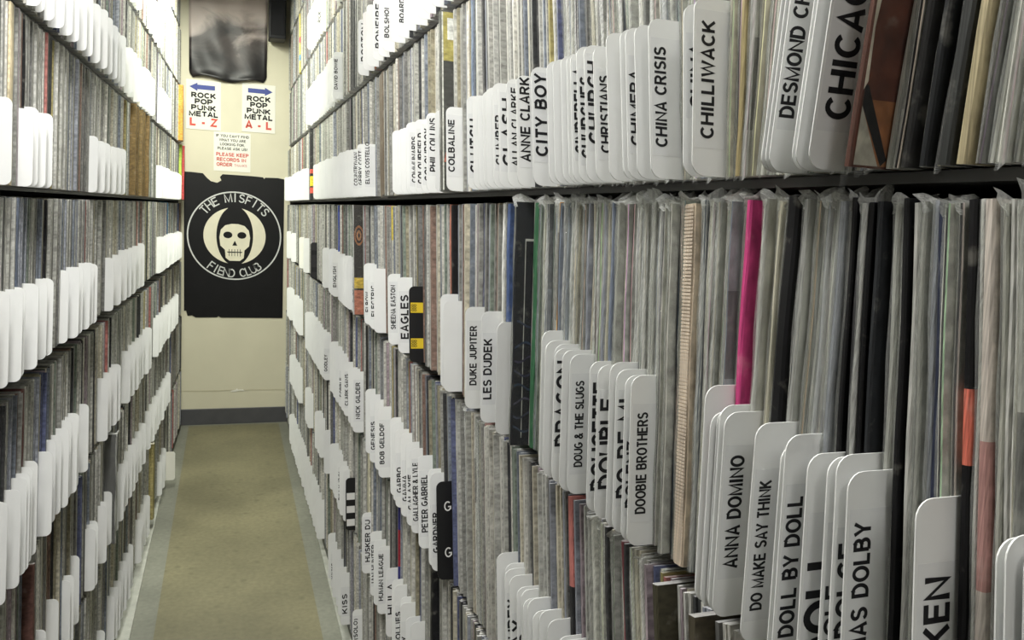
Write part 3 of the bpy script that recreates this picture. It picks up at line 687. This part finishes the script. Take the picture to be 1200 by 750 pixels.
def seen(it, z0, z1, d):
    """rough size in the picture: width along the row times height inside the frame"""
    a = it.rk.P(it.s - it.w / 2, d, 0); b = it.rk.P(it.s + it.w / 2, d, 0)
    pa, pb = project(a[0], a[1], z0), project(b[0], b[1], z0); pt = project(a[0], a[1], z1)
    if not (pa and pb and pt): return 0
    if max(pa[0], pb[0], pt[0]) < 0 or min(pa[0], pb[0], pt[0]) > 1200: return 0
    v0, v1 = max(0, min(750, pt[1])), max(0, min(750, pa[1]))
    if v1 - v0 < 6: return 0
    return abs(pa[0] - pb[0]) * (v1 - v0)
for it in records:
    it.size = seen(it, it.z, it.z + it.h, 0)
    # hidden behind the row of cards in front (right rack) or the cards nearer the camera
    low = [c for c in it.seq if c.kind == 'card' and 0 < it.s - c.s < .05 * max(.3, it.s) * 2.6]
    if low: it.size *= .55
for it in cards:
    a = it.rk.P(it.s, 0, 0); b = it.rk.P(it.s, -it.prot, 0)
    pa, pb = project(a[0], a[1], it.z + .07), project(b[0], b[1], it.z + .07)
    pt, pl = project(b[0], b[1], it.z + it.h), project(b[0], b[1], it.z)
    it.size = 0
    if pa and pb and pt and pb[0] < 1200 and max(pa[0], pb[0]) > 0:
        v0, v1 = max(0, min(750, pt[1])), max(0, min(750, pl[1]))
        vis = abs(pa[0] - pb[0])
        nr = [c for c in it.seq if c.kind == 'card' and 0 < it.s - c.s < .3]
        if nr:
            q = it.rk.P(nr[-1].s, -nr[-1].prot, 0); pq = project(q[0], q[1], it.z + .07)
            if pq: vis = min(vis, abs(pq[0] - pb[0]))
        it.size = (v1 - v0) * vis + (3000 if it.text else 0)
for it in records:
    if it.label and it.size > 0: it.size += 1e5
records.sort(key=lambda q: -q.size); cards.sort(key=lambda q: -q.size)
N_REC, N_CARD = 310, 305
for k, it in enumerate(records): it.single = k < N_REC and it.size > 0
for k, it in enumerate(cards): it.single = k < N_CARD and it.size > 0

# ------------------------------------------------------------------ shapes of a record, its sleeve, a card
def jacket_mesh(it):
    t = it.w - (.0010 if it.w > .004 else .0006); h = it.h; D = .308
    n = 9
    prof = [(D, -t / 2), (D, t / 2), (.0014, t / 2), (.0002, t * .28), (.0002, -t * .28), (.0014, -t / 2)]
    lay = None
    if it.ci is not None and random.random() < .55:      # mouth of the jacket: two board edges with the paper inner between
        prof = [(D, -t / 2), (D, t / 2), (.0004, t / 2), (.0, t * .24), (.0022, t * .20), (.0022, -t * .20), (.0, -t * .24), (.0004, -t / 2)]
        inner = random.choice(((.62, .60, .52), (.70, .69, .64), (.10, .10, .10), (.34, .33, .29)))
        c2 = tuple(min(.8, q * random.uniform(.7, 1.25)) for q in it.col)
        lay = {4: inner, 3: inner, 5: inner, 6: c2}
    vs, fs, cs = [], [], []
    ph = random.uniform(0, 6)
    for i in range(n + 1):
        z = .0006 + (h - .0006) * i / n
        for q, (x, y) in enumerate(prof):
            wob = .0006 * math.sin(ph + i * 1.3) if 1 < q else 0
            vs.append((x + wob, y, z))
    m_ = len(prof)
    sub = it.ex.get('band', [])
    if it.ci is not None and random.random() < .22:       # a darker or brighter printed block on the spine
        a = random.uniform(.05, .7); k = random.choice((.35, .5, 1.3, 1.45))
        sub = [(a, a + random.uniform(.08, .3), tuple(min(.8, q * k) for q in it.col))]
    for i in range(n):
        zc = (i + .5) / n
        c = it.col
        for a, b, cc in sub:
            if a <= zc <= b: c = cc
        for q in range(m_):
            q2 = (q + 1) % m_
            fs.append((i * m_ + q, i * m_ + q2, (i + 1) * m_ + q2, (i + 1) * m_ + q)); cs.append(lay[q] if lay and q in lay else c)
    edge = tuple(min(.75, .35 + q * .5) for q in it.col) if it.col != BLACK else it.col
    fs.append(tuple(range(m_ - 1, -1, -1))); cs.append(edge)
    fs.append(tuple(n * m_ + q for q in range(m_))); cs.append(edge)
    if sub and it.ex.get('band'):
        return banded(it, prof, sub)
    return mesh('record_jacket', vs, fs, cs)
def banded(it, prof, bands):
    """spine printed in blocks: one ring of vertices at every block edge"""
    zs = sorted(set([0.0, 1.0] + [min(1, max(0, q)) for a, b, _ in bands for q in (a, b)]))
    h = it.h; m_ = len(prof); vs = []; fs = []; cs = []
    for z in zs:
        for x, y in prof: vs.append((x, y, .0006 + (h - .0006) * z))
    for i in range(len(zs) - 1):
        zc = (zs[i] + zs[i + 1]) / 2; c = it.col
        for a, b, cc in bands:
            if a <= zc <= b: c = cc
        for q in range(m_):
            q2 = (q + 1) % m_
            fs.append((i * m_ + q, i * m_ + q2, (i + 1) * m_ + q2, (i + 1) * m_ + q)); cs.append(c)
    fs.append(tuple(range(m_ - 1, -1, -1))); cs.append(it.col)
    e = (len(zs) - 1) * m_
    fs.append(tuple(e + q for q in range(m_))); cs.append(it.col)
    return mesh('record_jacket', vs, fs, cs)
def sleeve_mesh(it, flap, tail, body, deep=.09):
    """open polythene sleeve folded round the spine, its lip crumpled above the jacket and its foot hanging a little"""
    w = it.w - .0001; h = it.h; n = 10
    vs, fs = [], []
    prof = [(deep, -w / 2), (.002, -w / 2), (-.0012, -w * .25), (-.0012, w * .25), (.002, w / 2), (deep, w / 2)]
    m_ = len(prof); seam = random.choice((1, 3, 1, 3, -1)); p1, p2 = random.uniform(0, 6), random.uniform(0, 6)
    for i in range(n + 1):
        z = .0008 - tail * (1 if i == 0 else 0) + (h - .001) * i / n
        for q, (x, y) in enumerate(prof):
            wob = (.0008 * math.sin(p1 + i * 1.9 + q) - .0004) if q in (2, 3) else 0
            if i == 0 and q in (0, 1, 4, 5) : z2 = .0008
            else: z2 = z
            vs.append((x + wob, y, z2))
    for i in range(n):
        for q in range(m_ - 1):
            fs.append((i * m_ + q, i * m_ + q + 1, (i + 1) * m_ + q + 1, (i + 1) * m_ + q))
    mats = [1 if (k % (m_ - 1)) == seam else 0 for k in range(len(fs))]  # milkier strip down one front corner: a bright edge highlight painted in
    if flap > 0:                                   # crumpled lip standing above the spine
        base = len(vs); cols_, rows_ = 5, 5
        for j in range(rows_ + 1):
            for i in range(cols_ + 1):
                u = i / cols_; v = j / rows_
                x = -.0016 + .024 * u - .004 * v * (1 - u) + (random.uniform(-.0022, .0018) if j else 0)
                y = w * (.44 * math.sin(u * 2.6 + p2 + v * 3.1))
                z = h - .007 * (1 - v) * (1 - u) + flap * v * (.6 + .4 * math.sin(p1 + u * 5))
                vs.append((x, y, z))
        for j in range(rows_):
            for i in range(cols_):
                a = base + j * (cols_ + 1) + i
                fs.append((a, a + 1, a + cols_ + 2, a + cols_ + 1)); mats.append(1)
    me = mesh('plastic_sleeve', vs, fs, None, True)
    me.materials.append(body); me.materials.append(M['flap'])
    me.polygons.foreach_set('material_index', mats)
    return me
def card_outline(h, prot, r=.011, deep=.115):
    pts = [(deep, 0)]
    for k in range(6):
        a = math.pi * 1.5 - (math.pi / 2) * k / 5
        pts.append((-prot + r + r * math.cos(a), r + r * math.sin(a)))
    for k in range(6):
        a = math.pi - (math.pi / 2) * k / 5
        pts.append((-prot + r + r * math.cos(a), h - r + r * math.sin(a)))
    pts.append((deep, h))
    return pts
def card_data(h, prot, t=.0009):
    p = card_outline(h, prot); n = len(p)
    vs = [(x, -t / 2, z + .0004) for x, z in p] + [(x, t / 2, z + .0004) for x, z in p]
    fs = [tuple(range(n - 1, -1, -1)), tuple(range(n, 2 * n))]
    fs += [(i, (i + 1) % n, n + (i + 1) % n, n + i) for i in range(n)]
    return vs, fs
def place(o, it, prot=0.0):
    o.location = it.rk.P(it.s, -prot, it.z)
    o.rotation_euler = (it.ang * (-1 if it.rk.sg > 0 else 1), 0, it.rk.rz)
    return o
def transform(it, prot=0.0):
    rot = Matrix.Rotation(it.rk.rz, 4, 'Z') @ Matrix.Rotation(it.ang * (-1 if it.rk.sg > 0 else 1), 4, 'X')
    return Matrix.Translation(it.rk.P(it.s, -prot, it.z + .0)) @ rot

# covers that show because their record stands out past its neighbours: flat prints on the side facing the camera
def art(parent, it, polys):
    vs, fs, cs = [], [], []
    y0 = -(it.w - .0010) / 2
    for k, (pts, c) in enumerate(polys):
        b = len(vs)
        for x, z in pts: vs.append((x, y0 - .00006 * (k + 1), z))
        fs.append(tuple(range(b + len(pts) - 1, b - 1, -1))); cs.append(c)
    return link('cover_print', mesh('cover_print', vs, fs, cs), M['spine'], parent)
def rect(a, b, c, d): return [(a, c), (b, c), (b, d), (a, d)]
def wave(z, amp, th, n=14, x0=.004, x1=.07):
    top = [(x0 + (x1 - x0) * i / n, z + amp * math.sin(i * .9 + z * 90)) for i in range(n + 1)]
    return top + [(x, zz + th) for x, zz in reversed(top)]
COVERS = {
 'maroon': [(rect(.002, .08, .040, .31), (.115, .036, .022)), (rect(.002, .08, .002, .040), (.33, .13, .05)),
            ([(.002, .036), (.002, .048), (.0045, .048), (.026, .006), (.022, .002)], (.008, .007, .008)), ([(.002, .036), (.020, .002), (.002, .002)], (.44, .41, .35)),
            ([(.001, .045), (.0035, .05), (.0025, .08), (.004, .095), (.002, .12), (.0035, .15), (.001, .16)], (.62, .56, .46))],
 'waves': [(rect(.002, .08, .002, .31), (.008, .009, .014)), (rect(.013, .0142, .01, .265), (.45, .45, .43)), (rect(.0142, .08, .262, .265), (.45, .45, .43)),
           (wave(.155, .004, .003), (.025, .035, .075))] + [(wave(.02 + .018 * k, .004, .0028, x0=.002), (.035 + .01 * (k % 3), .05, .085)) for k in range(7)],
 'pinkfoot': [(rect(.002, .08, .002, .31), (.015, .014, .014)), (rect(.002, .05, .06, .075), (.5, .4, .3)), (rect(.002, .08, .002, .098), (.60, .05, .22))],
 'swirl': [(rect(.002, .08, .002, .31), (.03, .025, .022))] + [([(.016 + r * math.cos(a) , .225 + r * 2.2 * math.sin(a)) for a in [k * .35 for k in range(18)]], c)
           for r, c in ((.013, (.30, .12, .05)), (.010, (.03, .02, .02)), (.007, (.35, .17, .08)), (.003, (.03, .02, .02)))] +
          [(rect(.002, .08, .075, .105), (.60, .42, .06)), (rect(.002, .08, .002, .070), (.45, .16, .10))],
 'yellowtop': [(rect(.002, .08, .002, .31), (.055, .055, .05)), (rect(.004, .08, .225, .31), (.42, .36, .10)), (rect(.012, .05, .262, .300), (.78, .78, .76)),
               (rect(.002, .0045, .002, .31), (.70, .70, .66)), ([(.004, .05), (.03, .05), (.03, .10), (.012, .085)], (.45, .12, .08))],
}
ORD = ['first', 'second', 'third', 'fourth', 'fifth', 'sixth', 'seventh', 'eighth', 'ninth', 'tenth', 'eleventh', 'twelfth', 'thirteenth', 'fourteenth', 'fifteenth', 'sixteenth',
       'seventeenth', 'eighteenth', 'nineteenth', 'twentieth', 'twenty-first', 'twenty-second', 'twenty-third', 'twenty-fourth', 'twenty-fifth', 'twenty-sixth', 'twenty-seventh', 'twenty-eighth', 'twenty-ninth', 'thirtieth'] + ['%dth' % k for k in range(31, 99)]
def build_record(it):
    o = place(link('vinyl_record', jacket_mesh(it), M['spine']), it, it.prot)
    o['category'] = 'record'
    o['group'] = 'records on the %s of the %s rack' % (ROWNAME[it.row], it.rk.side)
    if it.ex.get('cover'): art(o, it, COVERS[it.ex['cover']])
    if it.ex.get('rib'):
        t = it.w - .0010
        vs, fs, cs = [], [], []
        for k in range(100):
            v, f = box_data(-.0004, .0004, -t * .42, t * .42, .003 + k * .00306, .003 + k * .00306 + .0022)
            b = len(vs); vs += v; fs += [tuple(b + q for q in g) for g in f]; cs += [(.58, .49, .39)] * 6
        link('spine_ribbing', mesh('spine_ribbing', vs, fs, cs), M['spine'], o)
    if (it.ci is not None and random.random() < .72) or it.ex.get('film') or it.ex.get('cover'):
        up = 0
        if it.rk.side == 'right' and it.row == 2 and it.s < 1.0 and random.random() < .85: up = random.uniform(.004, .013)
        elif random.random() < .3: up = random.uniform(.003, .006)
        if it.ex.get('film'): up = .012
        tail = random.uniform(.002, .005) if (it.row == 1 and it.rk.side == 'right' and random.random() < .5) else 0
        if it.ex.get('cover') == 'maroon': tail = .018
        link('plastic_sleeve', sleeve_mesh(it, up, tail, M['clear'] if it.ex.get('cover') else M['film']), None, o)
    return o
# lettering on the divider cards: text -> (length along the card, letter size, start above the foot, gap from the outer edge)
TXT = {'CHICAGO': (.098, .026, .032, .007), 'DESMOND CHILD': (.098, .0160, .036, .003), 'FURAY': (.085, .020, .028, .0028), 'ESP FUREY': (.105, .0160, .026, .003), 'FULLER': (.080, .0150, .030, .0028), 'CHILLIWACK': (.092, .0160, .030, .007), 'CHINA': (.052, .0165, .055, .006), 'CHINA CRISIS': (.087, .0155, .028, .005),
       'CHRISTIANS': (.078, .0150, .030, .006), 'CITY BOY': (.100, .0205, .036, .004), 'ANNE CLARK': (.108, .0175, .032, .005), 'ALLAN CLARKE': (.104, .0130, .028, .006), 'CLASH': (.092, .022, .030, .005),
       'CLUTCH': (.082, .021, .026, .004), 'PHIL COLLINS': (.098, .0170, .038, .006), 'COLOURFIELD': (.098, .0170, .018, .005), 'COLOURBOX': (.098, .0170, .022, .006), 'COMMUNARDS': (.092, .014, .022, .006),
       'DOOBIE BROTHERS': (.092, .0145, .030, .007), 'DOUG & THE SLUGS': (.092, .0135, .030, .007), 'DRAGON': (.095, .023, .042, .0025), 'DOUBLE': (.090, .023, .030, .0035), 'DOUCETTE': (.110, .024, .022, .004), 'DO RE MI': (.094, .022, .034, .003),
       'ANNA DOMINO': (.086, .0165, .038, .007), 'DO MAKE SAY THINK': (.094, .0135, .024, .006), 'DOLL BY DOLL': (.096, .0165, .022, .004), 'DOLL': (.080, .036, .014, .004), 'JOE DOLCE': (.100, .020, .006, .004), 'THOMAS DOLBY': (.108, .0165, .014, .006),
       'DOKKEN': (.080, .024, .031, .007), 'DON': (.08, .020, .022, .006), 'DOLLIE DELUXE': (.100, .014, .020, .006), 'LES DUDEK': (.086, .0165, .034, .0035), 'CHURCH': (.085, .021, .040, .003), 'CHURCHES': (.086, .020, .026, .003), 'CINDERELLA': (.092, .020, .032, .003), 'DUKE JUPITER': (.090, .0150, .036, .007), 'EAGLES': (.092, .022, .030, .006),
       'SHEENA EASTON': (.098, .0145, .034, .006), 'NICK GILDER': (.102, .0165, .038, .008), 'GALLAGHER & LYLE': (.112, .0150, .024, .004), 'PETER GABRIEL': (.105, .0160, .030, .006), 'KISS': (.060, .020, .034, .006), 'HULA': (.070, .020, .050, .004), 'BOSTON': (.105, .0205, .038, .008), 'BONFIRE': (.110, .0205, .030, .006), 'HUSKER DU': (.110, .0175, .030, .008)}
def build_card(it):
    black = it.text.startswith('#')
    o = place(link('divider_card', mesh('divider_card', *card_data(it.h, it.prot)), M['blackcard'] if black else M['paper'] if getattr(it, 'slip', 0) else M['card']), it)
    o['category'] = 'divider card'
    o['group'] = 'divider cards on the %s of the %s rack' % (ROWNAME[it.row], it.rk.side)
    y = -.00045
    if black:
        for zc in ((.25, .72) if it.text != '#S' else (.15, .4, .65)):
            if it.text == '#GG':
                me = text_mesh('G', .017, None, .13); me.transform(Matrix.Translation((-it.prot + .013, y - .0003, it.h * zc - .004)) @ WALLTXT)
                link('lettering', me, M['whiteink'], o)
            else:
                b = box('price_sticker', (-it.prot + .003, -.002, y - .0004, y, it.h * zc - .010, it.h * zc + .010), M['yellow'] if it.text == '#Y' else M['whiteink'] if it.text == '#S' else M['poster'], o)
                if it.text == '#Y':
                    for dx in (.006, .011):
                        me = text_mesh('000', .006, .014); me.transform(Matrix.Translation((-it.prot + dx + .004, y - .0006, it.h * zc - .007)) @ UPRIGHT)
                        link('lettering', me, M['ink'], b)
    elif it.text:
        ln, sz, st, gap = TXT.get(it.text, (min(.11, .0085 * len(it.text) + .01), .0145, .032, .0032))
        sz2 = sz
        lo, hi = max(.004, st - .008), min(it.h - .006, max(st + ln + .008, .115))
        lab = link('name_label', mesh('name_label', *box_data(-it.prot + .0022, .004, y - .0001, y, lo, hi)), M['label'], o)
        me = text_mesh(it.text, sz2 * .73, ln, .20)
        me.transform(Matrix.Translation((-it.prot + gap + sz2 * .73, y - .0003, st)) @ UPRIGHT)
        link('lettering', me, M['ink'], lab)
    return o
# one cream slip standing well out of the left rack at ankle height
it = Item(); it.kind = 'card'; it.s = 4.02; it.w = .0016; it.text = ''; it.cl = 90; it.row = 5; it.rk = LEFT; it.h = .135; it.prot = .062; it.ang = .1; it.z = EYE + ROWS['left'][5]; it.single = True; it.seq = []
it.slip = True; cards.append(it)
REC_OBJ = [(it, build_record(it)) for it in records if it.single]
CARD_OBJ = [(it, build_card(it)) for it in cards if it.single]

# all that is left of both kinds, too many and too small to tell apart: one object each
vs, fs, cs = [], [], []
for it in records:
    if it.single: continue
    T = transform(it, it.prot); t = it.w - .0006
    v, f = box_data(0, .30, -t / 2, t / 2, .0006, it.h)
    b = len(vs); vs += [tuple(T @ Vector(q)) for q in v]; fs += [tuple(b + q for q in g) for g in f]
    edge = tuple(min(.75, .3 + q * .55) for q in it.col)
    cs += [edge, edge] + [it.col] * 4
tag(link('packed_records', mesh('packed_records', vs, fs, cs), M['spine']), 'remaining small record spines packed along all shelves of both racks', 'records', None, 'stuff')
vs, fs = [], []
for it in cards:
    if it.single: continue
    T = transform(it)
    v, f = card_data(it.h, it.prot)
    b = len(vs); vs += [tuple(T @ Vector(q)) for q in v]; fs += [tuple(b + q for q in g) for g in f]
tag(link('packed_divider_cards', mesh('packed_divider_cards', vs, fs), M['card']), 'remaining small white divider cards along the far shelves of both racks', 'divider cards', None, 'stuff')

SHORT = {}
# ------------------------------------------------------------------ labels: each says which one
used_labels = {}
def short_name(t):
    w = t.replace('first of four ', 'nearest ').split(' with ')[0].split(' beside ')[0].split(' of four ')
    t = w[-1] if len(w) == 1 else w[0] + ' ' + w[1]
    t = t.split(' in ')[0].split(', ')[0].split(' sticking')[0].split(' cover edged')[0].replace(' record spine', ' spine').replace('thin black spines', 'black spine')
    return ' '.join(t.split()[-4:])
def claim(o, label):
    if label in used_labels:
        return False
    used_labels[label] = o; o['label'] = label; return True
def starts(t):
    w = t.replace('(', '').replace(')', '').replace('&', 'and').split()
    if len(w) == 1: return '%d-letter %s' % (len(w[0]), w[0][:2])
    return '-'.join(q[:2].upper() for q in w)
def initials(t):
    s = starts(t)
    if '-letter' in s: return 'with %s word starting %s' % tuple(s.split())
    return 'with words starting %s' % s
RACKROW = lambda it: '%s rack\'s %s' % (it.rk.side, ROWNAME[it.row])
# cards
groups = {}
for it, o in CARD_OBJ: groups.setdefault((it.rk.side, it.row), []).append((it, o))
for key, lst in groups.items():
    lst.sort(key=lambda q: q[0].s)
    clusters = []
    for it, o in lst:
        if clusters and clusters[-1][0][0].cl == it.cl: clusters[-1].append((it, o))
        else: clusters.append([(it, o)])
    for ci, cl in enumerate(clusters):
        for k, (it, o) in enumerate(cl):
            if getattr(it, 'slip', 0): lab = 'cream divider card sticking far out of the bottom shelf of the left rack'
            elif it.text == '#Y': lab = 'black divider card with two yellow stickers on the %s' % RACKROW(it)
            elif it.text == '#GG': lab = 'black divider card with two white letters G on the %s' % RACKROW(it)
            elif it.text.startswith('#'): lab = 'black-fronted divider card among white ones on the %s' % RACKROW(it)
            elif it.text:
                lab = 'white divider card %s, %s' % (initials(it.text), RACKROW(it))
            else:
                # next to a lettered card?
                ref = None
                for step in range(1, 11):
                    for sgn, word in ((-1, 'behind'), (1, 'before')):
                        j = k + sgn * step
                        if 0 <= j < len(cl) and cl[j][0].text and not cl[j][0].text.startswith('#'):
                            ref = (ORD[step - 1], word, cl[j][0].text); break
                    if ref: break
                if ref:
                    lab = 'white divider card, %s %s the %s card, %s' % (ref[0], ref[1], starts(ref[2]), RACKROW(it))
                else:
                    lab = '%s white divider card in the %snearest card group, %s' % (ORD[k], ORD[ci] + ' ' if ci else '', RACKROW(it))
            n = 0
            while not claim(o, lab):
                n += 1
                lab = '%s white divider card from the camera end, %s' % (ORD[[q[1] for q in lst].index(o)], RACKROW(it))
                if n > 2: lab += ' again'
# records
groups = {}
for it, o in REC_OBJ: groups.setdefault((it.rk.side, it.row), []).append((it, o))
for key, lst in groups.items():
    lst.sort(key=lambda q: q[0].s)
    marks = [k for k, (it, o) in enumerate(lst) if it.label]
    lettered = sorted([c for c, _ in CARD_OBJ if (c.rk.side, c.row) == key and c.text and not c.text.startswith('#')], key=lambda c: c.s)
    far, near = ('left', 'right') if key[0] == 'right' else ('right', 'left')
    for k, (it, o) in enumerate(lst):
        if it.label:
            lab = it.label
            if 'rack' not in lab: lab = '%s, %s' % (lab, RACKROW(it))
        else:
            cn = CNAME[it.ci]
            cd = None
            for c in lettered:
                n_ = len([1 for q, _ in lst if min(q.s, c.s) < it.s and min(it.s, c.s) <= q.s <= max(it.s, c.s)]) if 0 else len([1 for q, _ in lst if min(it.s, c.s) <= q.s <= max(it.s, c.s)])
                if cd is None or n_ < cd[0]: cd = (n_, c)
            best = min(marks, key=lambda q: abs(q - k)) if marks else None
            if cd is not None and cd[0] < 12 and (best is None or abs(best - k) >= cd[0] or 'black spine' in short_name(lst[best][0].label)):
                lab = '%s record, %s %s of the %s card, %s' % (cn, ORD[cd[0] - 1], far if it.s > cd[1].s else near, starts(cd[1].text), RACKROW(it))
            elif best is not None and abs(best - k) < 40 :
                short = ' '.join(lst[best][0].label.split()[:4])
                lab = '%s record, %s %s of the %s, %s' % (cn, ORD[abs(best - k) - 1], far if k > best else near, short_name(lst[best][0].label), RACKROW(it))
            else:
                lab = '%s record spine, %s from the near end, %s' % (cn, ORD[min(k, 90)], RACKROW(it))
        n = 0
        while not claim(o, lab):
            n += 1; lab = '%s record spine, %s counted from the near end, %s' % (CNAME[it.ci] if it.ci is not None else 'distinct', ORD[min(k, 90)], RACKROW(it))
            if n > 2: break
